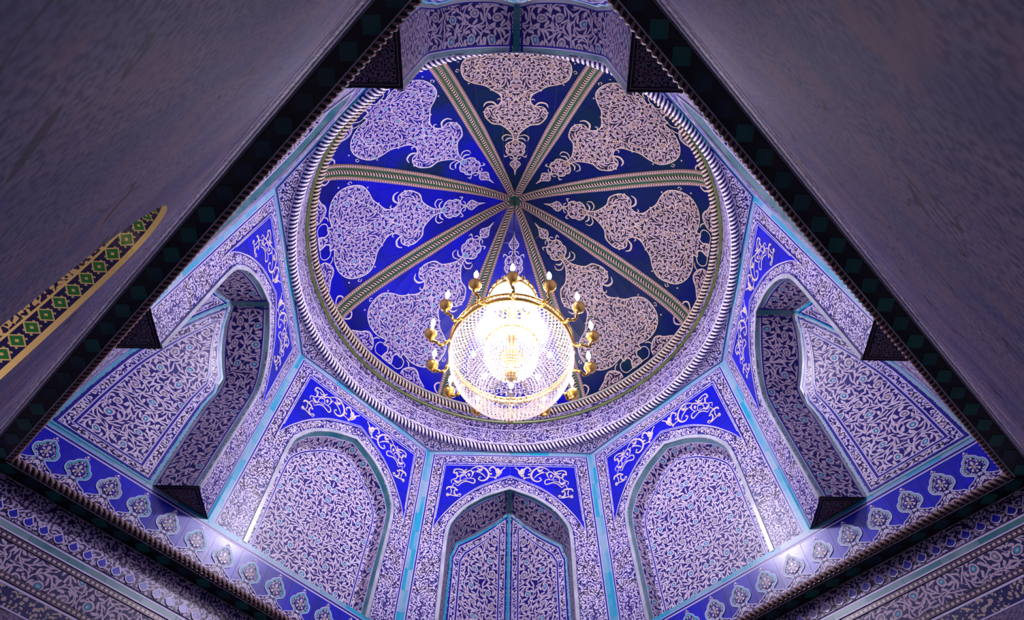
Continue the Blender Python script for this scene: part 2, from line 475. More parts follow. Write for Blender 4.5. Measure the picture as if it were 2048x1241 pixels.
def revol(prof, n=16, c=(0, 0, 0)):
    vs, fs = [], []
    for r, z in prof:
        for j in range(n): a = 2*PI*j/n; vs.append(Vector((c[0]+r*math.cos(a), c[1]+r*math.sin(a), c[2]+z)))
    for i in range(len(prof)-1):
        for j in range(n): fs.append([i*n+j, i*n+(j+1) % n, (i+1)*n+(j+1) % n, (i+1)*n+j])
    return vs, fs

# ------------------------------------------------------------------ lower chamber: four walls, floor
HW = 4.86; S0 = 4.60; ZC = 8.60; ZB = 9.46
K = 2**-.5
def wallmap(k, dist, lean=0.0):
    """k-th square wall (azimuth 45+90k): u along, v = height"""
    a = math.radians(45+90*k); er = Vector((math.sin(a), math.cos(a), 0)); et = Vector((math.cos(a), -math.sin(a), 0))
    return lambda u, v, off: er*(dist - lean*(v-8.7) - off) + et*u + Vector((0, 0, v))
def rect(x0, y0, x1, y1): return [(x0, y0), (x1, y0), (x1, y1), (x0, y1)]
def tcopy(o, name, loc, parent):
    c = o.copy(); C.objects.link(c); c.parent = parent; c.location = loc; return c
fl = thing('floor', 'pale stone floor of the square chamber', 'floor', 'structure')
for i in range(8):
    for j in range(8):
        x, y = (i-3.5)*1.2, (j-3.5)*1.2
        a = math.radians(45); mp = lambda u, v, off: Vector(((u*math.cos(a)-v*math.sin(a)), (u*math.sin(a)+v*math.cos(a)), off))
        emit2d('stone_tile', [rect(x-.595, y-.595, x+.595, y+.595)], mp, 0, M['floor'], fl, .03)
sheet('bedding', rect(-4.95, -4.95, 4.95, 4.95), mp, -.02, M['grout'], fl, thick=.1)

def arch_curve(hw, zs, za, n=10):
    """pointed arch from (hw, zs) to (0, za)"""
    out = []
    for i in range(n+1):
        t = i/n; x = hw*math.cos(t*PI/2)**.9 if i < n else 0.0
        y = zs + (za-zs)*(math.sin(t*PI/2)*.82 + t*.18)
        out.append((x, y))
    return out
WN = {0: ('wall_northeast', 'far tiled chamber wall under the cornice, at the lower right'),
      1: ('wall_southeast', 'dark blurred near wall rising steeply along the right side'),
      2: ('wall_southwest', 'dark blurred near wall on the left side, pierced by the warmly lit arch'),
      3: ('wall_northwest', 'far tiled chamber wall under the cornice, at the lower left')}
for k in range(4):
    nm, lb = WN[k]; W = thing(nm, lb, 'wall', 'structure'); mp = wallmap(k, HW)
    near = k in (1, 2); dz = .2 if k == 0 else (.1 if near else 0.0)
    low = 7.10 + dz
    if k == 2:   # wall with an arched opening, its lining lit by the next room
        line = [(-1.96, 0.0), (-1.96, 2.0), (-1.96, 3.6)] + smooth([(-1.95, 4.2), (-1.92, 4.9), (-1.80, 5.55), (-1.60, 6.05), (-1.30, 6.42), (-.95, 6.60), (-.70, 6.45), (-.58, 6.0), (-.52, 5.5), (-.50, 5.0), (-.50, 4.4)], 5) + [(-.50, 2.0), (-.50, 0.0)]
        poly = [(-HW, 0)] + line + [(HW, 0), (HW, low), (-HW, low)]
        sheet('wall_face', poly, mp, 0, M['wall'], W, g=1.0, thick=0)
        vs, fs, uv = [], [], []; s = 0
        for i, p in enumerate(line):
            if i: s += math.hypot(p[0]-line[i-1][0], p[1]-line[i-1][1])
            for d in (0.0, .3, .6): vs.append(mp(p[0], p[1], -d)); uv.append((s, d))
        for i in range(len(line)-1):
            for j in range(2): fs.append([i*3+j, i*3+j+1, (i+1)*3+j+1, (i+1)*3+j])
        obj('arch_lining', mesh('arch_lining', vs, fs, M['archlining'], uv), W)
    else:
        sheet('wall_face', rect(-HW, 0, HW, low), mp, 0, M['wall'], W, g=2.0, thick=.05)
    # frieze rows
    def row(nm_, z0, z1, mat, off=0.0, seg=None):
        if seg:
            n = int(round(2*HW/seg)); seg_ = 2*HW/n
            for i in range(n):
                emit2d(nm_, [rect(-HW+i*seg_+.002, z0, -HW+(i+1)*seg_-.002, z1)], mp, off, mat, W, .015)
        else:
            sheet(nm_, rect(-HW, z0, HW, z1), mp, off, mat, W, thick=.015)
    def bead_row(zc, h):
        vs, fs, uv = [], [], []
        for u_ in (-HW, HW):
            for v_, t in ((zc-h, -1), (zc+h, 1)): vs.append(mp(u_, v_, .008)); uv.append((u_, t))
        obj('bead_row', mesh('bead_row', vs, [[0, 1, 3, 2]], M['beads_w'], uv), W)
    row('tile', 8.10+dz, 8.62, M['fine2'], 0, .62)
    row('turquoise_strip', 7.965+dz, 8.045+dz, M['teal'], .01, .55)
    row('pale_line', 8.045+dz, 8.065+dz, M['line'], .012); row('pale_line', 7.945+dz, 7.965+dz, M['line'], .012)
    row('backing', 7.0+dz, 8.12+dz, M['grout'], -.01)
    bead_row(7.89+dz, .036)
    row('tile', 7.49+dz, 7.84+dz, M['frieze'], 0, .62); bead_row(7.44+dz, .036)
    row('navy_line', 7.355+dz, 7.385+dz, M['line'], .004); row('tile', 7.12+dz, 7.355+dz, M['dots'], 0, .62)
    row('pale_line', 7.10+dz, 7.12+dz, M['line'], .004)
    # blue diamonds in scalloped frames
    if not near:
        n = 46; me = None
        for i in range(n):
            u = -HW + (i+.5)*2*HW/n
            sh = [(0, -.07), (.045, -.045), (.068, 0), (.035, .035), (0, .085), (-.035, .035), (-.068, 0), (-.045, -.045)]
            fr = ribbon(sh, .014, True)
            if me is None:
                o = emit2d('tile', [[(p[0], p[1]) for p in sh]], lambda a_, b_, off: mp(a_, b_+8.19+dz, off), .008, M['cob'], W, .01)
                f = quads_obj('tile_border', fr, lambda a_, b_, off: mp(a_, b_+8.19+dz, off), .012, M['line'], o, .003)
                me = (o, f); et = mp(1, 0, 0)-mp(0, 0, 0); o.location = et*u
            else:
                c = o.copy(); C.objects.link(c); c.location = et*u
                d = f.copy(); C.objects.link(d); d.parent = c
    # soffit of the cornice with green diamonds
    sm = lambda u, v, off: mp(u, 0, v) + Vector((0, 0, ZC - off))     # v = distance in from the wall face
    wmax = HW-S0
    n = 28; seg = 2*(HW-.15)/n
    cor = thing(['trim_1', 'trim_2', 'trim_3', 'trim_4'][k], ['cornice with rope edge and blue medallion frieze over the lower right wall', 'dark rope-edged cornice crossing the right side above the near wall',
                 'dark rope-edged cornice crossing the left side above the near wall', 'cornice with rope edge and blue medallion frieze over the lower left wall'][k], 'cornice', 'structure')
    poly = [(-HW, 0), (HW, 0), (S0, wmax+.02), (-S0, wmax+.02)]
    sheet('soffit', poly, sm, 0, M['black'], cor, thick=.02)
    first = None
    for i in range(n):
        u = -HW+.15+(i+.5)*seg
        sh = [(0, .005), (.125, .125), (0, .245), (-.125, .125)]
        if first is None:
            first = emit2d('tile', [sh], sm, .006, M['sgreen'], cor, .006); first.location = et_ = (mp(1, 0, 0)-mp(0, 0, 0))*u
        else:
            c = first.copy(); C.objects.link(c); c.location = (mp(1, 0, 0)-mp(0, 0, 0))*u
    # pale edge line between soffit and wall
    q = [rect(-HW, .0, HW, .012), rect(-S0, wmax-.03, S0, wmax-.015)]
    quads_obj('edge_line', q, sm, .008, M['creamt'], cor, .004)
    er = (mp(0, 0, 0)).normalized(); et3 = mp(1, 0, 0)-mp(0, 0, 0)
    Lr = S0-.02; N = int(2*Lr/.013)
    path = [(er*(S0-.005) + et3*(-Lr+2*Lr*i/N) + Vector((0, 0, ZC+.05)), er, Vector((0, 0, 1))) for i in range(N+1)]
    rope('rope_moulding', path, None, .05, .08, M['rope_c'], cor, ns=8, amp=.22)
    # medallion frieze on the band above the rope (leans in a little)
    bp = wallmap(k, S0+.045, .06)
    sheet('backing', rect(-S0, ZC+.02, S0, ZB), bp, -.02, M['grout'], cor, thick=.05)
    tiles(rect(-S0-.02, 8.74, S0+.02, 9.335), .48, 1.0, bp, 0, M['cob'], cor, gap=.006, ox=.24, oy=8.5)
    quads_obj('blue_line', [rect(-S0, 8.69, S0, 8.725), rect(-S0, 9.36, S0, 9.39)], bp, .003, M['navy'], cor)
    quads_obj('pale_line', [rect(-S0, 8.725, S0, 8.74), rect(-S0, 9.335, S0, 9.355), rect(-S0, 9.39, S0, 9.40)], bp, .003, M['line'], cor)
    quads_obj('lower_band', [rect(-S0, 8.64, S0, 8.69)], bp, .0, M['creamt'], cor)
    n = 17; sg = 2*S0/n
    for i in range(n):
        emit2d('turquoise_tile', [rect(-S0+i*sg+.002, 9.40, -S0+(i+1)*sg-.002, 9.475)], bp, .002, M['turq'], cor, .02)
    half = [(.24, 8.745), (.215, 8.80), (.15, 8.83), (.085, 8.87), (.075, 8.905), (.12, 8.935), (.165, 8.97), (.18, 9.03), (.165, 9.09), (.12, 9.125), (.10, 9.17), (.06, 9.205), (0, 9.25)]
    out = smooth(half, 3) ; full = out + [(-x, y) for x, y in out[-2::-1]]
    inner = [(x*.62, 9.045+(y-9.045)*.62) for x, y in smooth([(0, 8.90), (.06, 8.915), (.12, 8.95), (.165, 8.99), (.17, 9.05), (.14, 9.1), (.09, 9.14), (.05, 9.19), (0, 9.24)], 2)]
    inner = inner + [(-x, y) for x, y in inner[-2:0:-1]]
    first = None
    nm_ = int(2*S0/.48)
    for i in range(nm_):
        u = (i-(nm_-1)/2)*.48
        if first is None:
            root = sheet('medallion', full, bp, .004, M['fine'], cor, g=.12, thick=.004)
            subs = [quads_obj('outline', ribbon(full, .014), bp, .012, M['line'], root, .003),
                    quads_obj('turquoise_outline', ribbon([(x*.86, y-.012*(1 if y > 9 else 0)) for x, y in full if y > 8.86], .034), bp, .010, M['turq'], root, .003),
                    sheet('medallion_centre', inner, bp, .012, M['navy'], root, thick=.003)]
            fq = [disc((0, 9.02), .018), disc((0, 9.09), .02, ry=.035), disc((.05, 9.05), .022, ry=.016), disc((-.05, 9.05), .022, ry=.016), disc((.045, 8.985), .018), disc((-.045, 8.985), .018), disc((0, 8.955), .014),
                  disc((.07, 9.09), .014), disc((-.07, 9.09), .014)]
            for a0 in (.6, 1.57, 2.54, 3.7, 4.71, 5.7):
                fq.append(ribbon([(0, 9.03), (.05*math.cos(a0), 9.03+.05*math.sin(a0))], .01)[0])
            subs.append(quads_obj('flower', fq, bp, .016, M['ornament'], root, .003))
            subs.append(quads_obj('finial', [disc((0, 9.285), .018), disc((.03, 9.26), .01), disc((-.03, 9.26), .01)], bp, .012, M['ornament'], root, .003))
            first = (root, subs); root.location = et3*u
        else:
            r_ = first[0].copy(); C.objects.link(r_); r_.location = et3*u
            for s_ in first[1]:
                d = s_.copy(); C.objects.link(d); d.parent = r_

# ------------------------------------------------------------------ octagonal zone: eight arched bays
ZO = 13.98; HO = ZO-ZB; A0, A1 = 4.61, 4.383; LEAN = (A0-A1)/HO
def baymap(k):
    a = math.radians(45*k); er = Vector((math.sin(a), math.cos(a), 0)); et = Vector((math.cos(a), -math.sin(a), 0))
    return (lambda u, v, off: er*(A0 - LEAN*v - off) + et*u + Vector((0, 0, ZB+v))), er, et
T8 = math.tan(PI/8)
def hwid(v): return (A0-LEAN*v)*T8
ARCH = [(1.205, 0), (1.21, 1.1), (1.215, 1.9), (1.19, 2.35), (1.08, 2.61), (.90, 2.87), (.57, 3.15), (.28, 3.30), (0, 3.42)]
ARCHS = [(1.205, 0), (1.21, .6), (1.21, 1.2)] + smooth(ARCH[2:], 4)
def both(c): return [(-x, y) for x, y in c] + [(x, y) for x, y in c[-2::-1]]
BAND = smooth([(1.505, 2.40), (1.43, 2.58), (1.32, 2.76), (1.09, 3.07), (.73, 3.41), (.35, 3.63), (0, 3.79)], 4)
ORN = [(.016,[(-1.31,3.19),(-1.25,3.23),(-1.13,3.2),(-1.03,3.19)]),(.03,[(-1.34,3.38),(-1.32,3.44),(-1.26,3.45),(-1.17,3.43),(-1.12,3.37)]),(.014,[(-1.26,3.44),(-1.23,3.32),(-1.25,3.24)]),(.022,[(-1.16,3.39),(-1.17,3.29),(-1.12,3.22),(-1.06,3.26)]),(.014,[(-1.24,3.45),(-1.19,3.57)]),(.026,[(-1.32,3.2),(-1.31,3.26),(-1.27,3.23)]),
 (.02,[(-1.24,3.56),(-1.26,3.64),(-1.21,3.68),(-1.15,3.71),(-1.14,3.81),(-1.16,3.88),(-1.22,3.86),(-1.21,3.96),(-1.13,3.98),(-1.04,3.95),(-1.0,3.9),(-1.03,3.81),(-1.07,3.72),(-1.08,3.62),(-1.17,3.64)]),(.018,[(-1.19,3.57),(-1.11,3.49),(-1.06,3.55),(-1.0,3.6),(-.92,3.62),(-.84,3.59),(-.78,3.57),(-.75,3.63),(-.78,3.7),(-.86,3.71),(-.93,3.7),(-1.0,3.71)]),
 (.02,[(-1.12,3.91),(-1.05,3.88),(-.98,3.94),(-.96,3.97)]),(.016,[(-1.03,3.77),(-.97,3.81),(-.92,3.71)]),(.02,[(-.97,3.97),(-.98,3.85),(-.93,3.91),(-.87,3.94),(-.82,3.9),(-.82,3.8),(-.85,3.73)]),(.018,[(-.78,3.93),(-.82,3.79)]),(.016,[(-1.03,3.65),(-.93,3.66)]),(.02,[(-1.18,3.85),(-1.11,3.76),(-1.05,3.82)]),(.03,[(-1.2,3.65),(-1.12,3.58),(-1.06,3.64)]),
 (.02,[(-.91,3.86),(-.88,3.83),(-.89,3.78),(-.91,3.82)]),(.028,[(-.86,3.97),(-.78,4.04),(-.66,4.07),(-.55,4.01),(-.48,3.91),(-.46,3.8),(-.5,3.7),(-.57,3.65),(-.64,3.66),(-.68,3.71),(-.65,3.75)]),(.018,[(-.76,3.91),(-.69,3.9),(-.62,3.86),(-.57,3.81),(-.52,3.74)]),(.03,[(-.72,4.02),(-.66,3.97),(-.62,4.0),(-.64,3.94),(-.71,3.93)]),(.016,[(-.46,3.77),(-.4,3.76),(-.32,3.74)]),
 (.024,[(-.41,3.94),(-.45,3.97),(-.43,4.03),(-.37,4.06),(-.31,3.99),(-.3,3.9),(-.26,3.82)]),(.05,[(-.28,4.02),(-.25,3.94),(-.24,3.84),(-.27,3.81)]),(.024,[(-.25,3.84),(-.2,3.88),(-.19,3.96),(-.12,4.04)]),(.014,[(-.26,3.82),(-.3,3.75)]),(.03,[(-.33,3.77),(-.31,3.73)]),(.03,[(-1.06,3.27),(-1.04,3.24)]),(.03,[(-.44,3.87),(-.41,3.85)])]
def loft(name, A, B, mat, parent, uvA=None, rows=1, **pr):
    """sheet between two 3-D polylines; uv = (along, across) in metres"""
    n = len(A); vs, fs, uv = [], [], []; s = 0
    for i in range(n):
        if i: s += (A[i]-A[i-1]).length
        wd = (B[i]-A[i]).length
        for r in range(rows+1):
            t = r/rows; vs.append(A[i].lerp(B[i], t)); uv.append((s, t*wd))
    W = rows+1
    for i in range(n-1):
        for r in range(rows): fs.append([i*W+r, i*W+r+1, (i+1)*W+r+1, (i+1)*W+r])
    return obj(name, mesh(name, vs, fs, mat, uv), parent, **pr)
BN = ['north', 'northeast', 'east', 'southeast', 'south', 'southwest', 'west', 'northwest']
BL = {0: 'corner bay with deep pointed niche below the chandelier, centre bottom', 1: 'flat arched bay with shallow panel to the right of the bottom corner niche',
      2: 'deep corner niche bay at the far right side', 3: 'arched bay hidden over the right near wall', 4: 'corner bay overhead at the top edge, seen from inside its vault',
      5: 'arched bay hidden over the left near wall', 6: 'deep corner niche bay at the far left side', 7: 'flat arched bay with shallow panel to the left of the bottom corner niche'}
def interp(x, xs, ys):
    if x <= xs[0]: return ys[0]
    for i in range(len(xs)-1):
        if x <= xs[i+1]: return ys[i] + (ys[i+1]-ys[i])*(x-xs[i])/(xs[i+1]-xs[i])
    return ys[-1]
RV = ([0, .9, 1.74, 2.4, 2.9, 3.2, 3.42], [6.50, 6.38, 6.20, 5.88, 5.55, 5.32, 5.10])      # ridge of the corner niche
EV = ([0, 1.2, 1.9, 2.4, 2.61, 2.87, 3.15, 3.42], [5.30, 5.29, 5.27, 5.20, 5.17, 5.15, 5.12, 5.10])
for k in range(8):
    mp, er, et = baymap(k)
    B = thing('wall_upper_'+BN[k], BL[k], 'wall bay', 'structure')
    corner = k % 2 == 0
    w0, w1 = hwid(0), hwid(HO)
    front = [(-w0, 0)] + both(ARCHS) + [(w0, 0), (w1, HO), (-w1, HO)]
    sheet('backing', front, mp, -.03, M['grout'], B, thick=0)
    visible = k not in (3, 5)
    tiles(front, .48, .50, mp, 0, M['fine'], B, ox=.0 if corner else .24, gap=.005)
    # turquoise frame: two sides and the top, in short tiles
    n = 10
    for s in (-1, 1):
        for i in range(n):
            v0, v1 = HO*i/n+.002, HO*(i+1)/n-.002
            emit2d('turquoise_tile', [[(s*(hwid(v0)-.095), v0), (s*(hwid(v0)-.002), v0), (s*(hwid(v1)-.002), v1), (s*(hwid(v1)-.095), v1)]], mp, .006, M['turq'], B, .006)
    for i in range(8):
        u0, u1 = -w1+.1+(2*w1-.2)*i/8+.002, -w1+.1+(2*w1-.2)*(i+1)/8-.002
        emit2d('turquoise_tile', [rect(u0, HO-.085, u1, HO)], mp, .006, M['turq'], B, .006)
    def inset(d, top, z0=0.0):
        return [(-(hwid(z0)-d), z0), (-(hwid(HO)-d), HO-top), (hwid(HO)-d, HO-top), (hwid(z0)-d, z0)]
    quads_obj('navy_line', ribbon(inset(.113, .105), .026), mp, .005, M['navy'], B)
    quads_obj('pale_line', ribbon(inset(.135, .127), .013) + ribbon(inset(.092, .088), .012), mp, .007, M['line'], B)
    # cobalt spandrels with white scroll ornament
    sp = [(-1.515, 2.38), (-1.435, 4.14), (1.435, 4.14), (1.515, 2.38)] + [(x, y) for x, y in BAND[1:]] + [(-x, y) for x, y in BAND[-2:0:-1]]
    tiles(sp, .48, .50, mp, .006, M['cob'], B, ox=.0 if corner else .24, gap=.004, thick=.005, name='cobalt_tile')
    spo = ribbon([(-1.535, 2.25), (-1.455, 4.165), (1.455, 4.165), (1.535, 2.25)], .016) + ribbon(both([(x, y-.022) for x, y in BAND]), .013)
    quads_obj('pale_line', spo, mp, .012, M['line'], B)
    spn = ribbon([(-1.497, 2.6), (-1.418, 4.10), (1.418, 4.10), (1.497, 2.6)], .012)
    quads_obj('inner_pale_line', spn + ribbon(both([(x*.985, y+.02) for x, y in BAND[3:]]), .010), mp, .013, M['line'], B)
    quads_obj('navy_line', ribbon([(-1.56, 2.2), (-1.48, 4.19), (1.48, 4.19), (1.56, 2.2)], .02) + ribbon(both([(x*1.0, y-.042) for x, y in BAND]), .018), mp, .008, M['navy'], B)
    q = []
    for wd, pts in ORN:
        for s in (1, -1):
            pp = smooth([(s*x*1.0, y) for x, y in pts], 4) if len(pts) > 2 else [(s*x, y) for x, y in pts]
            q += ribbon(pp, wd*1.15, taper=len(pts) > 2)
            if wd >= .02: q.append(disc(pp[-1], wd*.8))
    quads_obj('scroll_ornament', q, mp, .014, M['ornament'], B, .004)
    # raised cream edge round the arch
    edge = both(ARCHS); eo = ribbon([(x*1.0, y) for x, y in both([(x+.035*(1 if y < 2.3 else (x/1.2)), y+(.0 if y < 2 else .03*min(1, (y-2)/.8))) for x, y in ARCHS])], .07)
    quads_obj('arch_edge', eo, mp, .022, M['creamt'], B, .022)
    quads_obj('navy_line', ribbon(both([(x+.085*(1 if y < 2.3 else (x/1.2)), y+(.0 if y < 2 else .075*min(1, (y-2)/.8))) for x, y in ARCHS]), .012), mp, .006, M['navy'], B, .003)
    F = [mp(x, y, 0) for x, y in edge]
    if corner:
        def back(u, v, off=0.0):
            e = interp(v, *EV); r = interp(v, *RV); uu = abs(u)
            ue = max(.001, interp(v, [p[1] for p in ARCHS], [p[0] for p in ARCHS]))
            f = min(1, uu/ue); return er*(r+(e-r)*f - off) + et*u + Vector((0, 0, ZB+v))
        # reveal: outer turquoise strip, navy line, patterned soffit, inner edge
        def bedge(x, y):
            return back(x, y if y < 2.6 else 2.60 + .82*(1-abs(x)/1.08))
        def strip(nm_, t0, t1, mat, rows=1, lift=0.0, part=None):
            A_, B_ = [], []
            for (x, y), f in zip(edge, F):
                b = bedge(x, y)
                A_.append(f.lerp(b, t0)); B_.append(f.lerp(b, t1))
            return loft(nm_, A_, B_, mat, part or B, rows=rows)
        strip('turquoise_strip', 0, .09, M['teal']); strip('pale_line', .09, .11, M['line']); strip('navy_line', .11, .145, M['navy'])
        h = len(edge)//2
        for sl in (slice(0, h+1), slice(h, len(edge))):
            A_, B_ = [], []
            for (x, y), f in list(zip(edge, F))[sl]:
                b = bedge(x, y); A_.append(f.lerp(b, .145)); B_.append(f.lerp(b, .90))
            n_t = 6; m_ = len(A_)-1; cuts = [0] + [int(round(m_*i/n_t)) for i in range(1, n_t+1)]
            for a_, b_ in zip(cuts[:-1], cuts[1:]):
                if b_ > a_:
                    s_off = sum((A_[i+1]-A_[i]).length for i in range(a_))
                    o = loft('tile', A_[a_:b_+1], B_[a_:b_+1], M['reveal'], B, rows=2)
                    for l in o.data.uv_layers[0].data: l.uv[0] += s_off + (0 if sl.start == 0 else 3.3)
        strip('navy_line', .90, .925, M['navy']); strip('pale_edge', .925, 1, M['creamt'])
        # turquoise seam along the crown of the vault
        z0 = mp(0, 3.42, 0); z1 = back(0, 3.42)
        for (ua, ub, mt, dz_) in ((-.05, .05, 'teal', .012), (-.10, -.065, 'navy', .03), (.065, .10, 'navy', .03)):
            A_ = [z0 + et*ua - Vector((0, 0, dz_+.02)), z1 + et*ua - Vector((0, 0, dz_+.02))]; B_ = [z0 + et*ub - Vector((0, 0, dz_+.02)), z1 + et*ub - Vector((0, 0, dz_+.02))]
            loft('crown_seam', A_, B_, M[mt], B)
        # two back panels meeting at the corner ridge
        for s in (-1, 1):
            bk = lambda u, v, off, s=s: back(u, v, off)
            ue = [(x, y) for x, y in ARCHS]
            pout = [(s*.0, 0)] + [(s*x*.995, y) for x, y in ue[:-1]] + [(0, 3.42)]
            chord = [(s*.0, 0.0), (s*1.19, 0), (s*1.19, 2.3), (s*1.07, 2.61), (s*.001, 3.40)]
            pol = [(s*.0, 0.0), (s*1.2, 0), (s*1.205, 1.0), (s*1.205, 1.9), (s*1.18, 2.35), (s*1.08, 2.61), (0, 3.42)]
            tiles(pol, .60, .57, bk, 0, M['big'], B, gap=.004, sub=2, name='tile')
            sheet('backing', pol, bk, -.02, M['grout'], B, g=.4, thick=0)
            def fr(d, w_, mat, nm_, off):
                c = [(s*(.045+d), .04+d), (s*(1.15-d), .04+d), (s*(1.15-d), 2.28), (s*(1.05-d*.95), 2.56-d*.6), (s*(.045+d), 3.33-d*1.35)]
                cc = []
                for i in range(len(c)):
                    a_, b_ = c[i], c[(i+1) % len(c)]
                    m_ = max(2, int(math.hypot(b_[0]-a_[0], b_[1]-a_[1])/.2))
                    cc += [(a_[0]+(b_[0]-a_[0])*j/m_, a_[1]+(b_[1]-a_[1])*j/m_) for j in range(m_)]
                quads_obj(nm_, ribbon(cc, w_, True), bk, off, M[mat], B, .004)
            fr(.012, .028, 'navy', 'navy_line', .012); fr(.035, .012, 'line', 'pale_line', .014)
            fr(.085, .085, 'fine', 'border_band', .009)
            fr(.135, .012, 'line', 'pale_line', .014); fr(.155, .028, 'navy', 'navy_line', .012); fr(.177, .012, 'line', 'pale_line', .014)
            fr(-.028, .035, 'turq', 'turquoise_strip', .010)
        # dark undersides of the two corbelled ends
        for s in (-1, 1):
            p1, p2, p3 = mp(s*w0, 0, 0), mp(s*1.205, 0, 0), back(s*1.205, 0)
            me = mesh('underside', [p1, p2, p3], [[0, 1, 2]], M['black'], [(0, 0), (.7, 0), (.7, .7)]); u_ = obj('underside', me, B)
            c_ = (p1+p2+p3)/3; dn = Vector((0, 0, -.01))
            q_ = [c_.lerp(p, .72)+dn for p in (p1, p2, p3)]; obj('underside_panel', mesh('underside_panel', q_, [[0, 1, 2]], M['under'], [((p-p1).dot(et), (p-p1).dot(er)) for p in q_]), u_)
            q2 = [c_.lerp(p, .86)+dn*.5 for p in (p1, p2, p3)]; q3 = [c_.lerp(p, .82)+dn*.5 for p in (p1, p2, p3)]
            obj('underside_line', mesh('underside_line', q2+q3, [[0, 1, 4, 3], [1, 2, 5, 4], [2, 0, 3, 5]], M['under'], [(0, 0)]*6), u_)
    else:
        D = .30
        IN = [(x*.93, y*1.0 if y < 2 else y - .13*min(1, (y-2)/.9)) for x, y in ARCHS]
        inn = both(IN)
        Bk = [mp(x, y, -D) for x, y in inn]
        for nm_, t0, t1, mt in (('turquoise_strip', 0, .30, 'teal'), ('pale_line', .30, .35, 'line'), ('reveal', .35, 1, 'reveal')):
            loft(nm_, [f.lerp(b, t0) for f, b in zip(F, Bk)], [f.lerp(b, t1) for f, b in zip(F, Bk)], M[mt], B)
        ms = lambda u, v, off: mp(u, v, off-D)
        tiles(inn, .48, .50, ms, 0, M['big'], B, ox=.24, gap=.004)
        sheet('backing', inn, ms, -.03, M['grout'], B, thick=0)
        def fr2(d, w_, mat, nm_, off):
            c = [(x-d if y < 2.2 else x*(1-d/1.1), max(y, 0) - (0 if y < 2 else d*min(1, (y-2)/.9))) for x, y in IN]
            quads_obj(nm_, ribbon(both(c), w_), ms, off, M[mat], B, .004)
        fr2(.04, .06, 'fine', 'border_band', .006); fr2(.075, .012, 'line', 'pale_line', .010); fr2(.095, .026, 'navy', 'navy_line', .009); fr2(.115, .012, 'line', 'pale_line', .010)
        me = mesh('ledge', [mp(-1.25, 0, .0), mp(1.25, 0, .0), mp(1.25, 0, -D-.02), mp(-1.25, 0, -D-.02)], [[0, 1, 2, 3]], M['creamt'], [(0, 0), (2.5, 0), (2.5, .3), (0, .3)]); obj('ledge', me, B)

# ------------------------------------------------------------------ drum ring between octagon and dome
RO, ZR = 4.30, 13.97
ring = thing('trim_5', 'round tiled drum ring with rope mouldings at the foot of the dome', 'drum', 'structure')
for k in range(8):        # curved corner triangles between octagon and circle
    a = math.radians(22.5+45*k)
    R8 = A1/math.cos(PI/8)
    def mt(u, v, off, a=a):     # u angle offset, v radius
        return Vector((v*math.sin(a+u), v*math.cos(a+u), ZR+.02-off+ (4.4-v)*.1))
    H_ = PI/8*.93
    def oct_r(t): return A1/math.cos(PI/8-abs(t))-.0
    def band(nm_, lo, hi, hh, off, mat, par):
        vs, uv = [], []; N_ = 28
        for i in range(N_+1):
            t = -hh+2*hh*i/N_; r1 = oct_r(t)-hi; r0 = min(RO+lo, r1)
            for r_ in (r0, r1): vs.append(mt(t, r_, off)); uv.append((t*4.4, r_))
        return obj(nm_, mesh(nm_, vs, [[i*2, i*2+1, i*2+3, i*2+2] for i in range(N_)], mat, uv), par)
    tri = band('corner_triangle', -.03, 0, PI/8, 0, M['turq'], ring)
    band('navy_border', .045, .035, H_*.74, .006, M['navy'], tri); band('pale_border', .065, .055, H_*.66, .009, M['line'], tri); band('scroll_panel', .08, .07, H_*.60, .012, M['fine'], tri)
def drum(u, v, off):      # u = angle, v = height above ZR
    r = interp(v, [0, .12, .98, 1.1], [RO, RO, 4.245, 4.235]) - off
    return Vector((r*math.sin(u), r*math.cos(u), ZR+v))
def drum_band(nm_, v0, v1, mat, off, n, seg=6, **pr):
    for i in range(n):
        a0, a1 = 2*PI*i/n, 2*PI*(i+1)/n; g = .0006
        vs, uv = [], []
        for j in range(seg+1):
            t = a0+g+(a1-a0-2*g)*j/seg
            for v in (v0, v1): vs.append(drum(t, v, off)); uv.append((t*4.27, v))
        obj(nm_, mesh(nm_, vs, [[j*2, j*2+1, j*2+3, j*2+2] for j in range(seg)], mat, uv), ring)
lathe('drum_backing', [(RO+.04, ZR), (4.29, ZR+1.1)], M['grout'], ring, 96)
rope('rope_moulding', ring_path(RO-.01, ZR+.05, .014), None, .075, .088, M['rope'], ring, ns=8, amp=.12)
lathe('pale_line', [(RO-.06, ZR+.14), (RO-.07, ZR+.16)], M['line'], ring, 128)
drum_band('tile', .14, .62, M['fine'], .0, 48)
drum_band('tile', .63, .66, M['line'], .004, 1, 128)
drum_band('tile', .66, .88, M['fine2'], .0, 48)
lathe('olive_moulding', [(4.245, ZR+.88), (4.21, ZR+.90), (4.195, ZR+.93), (4.21, ZR+.96), (4.245, ZR+.98)], M['olive'], ring, 160)

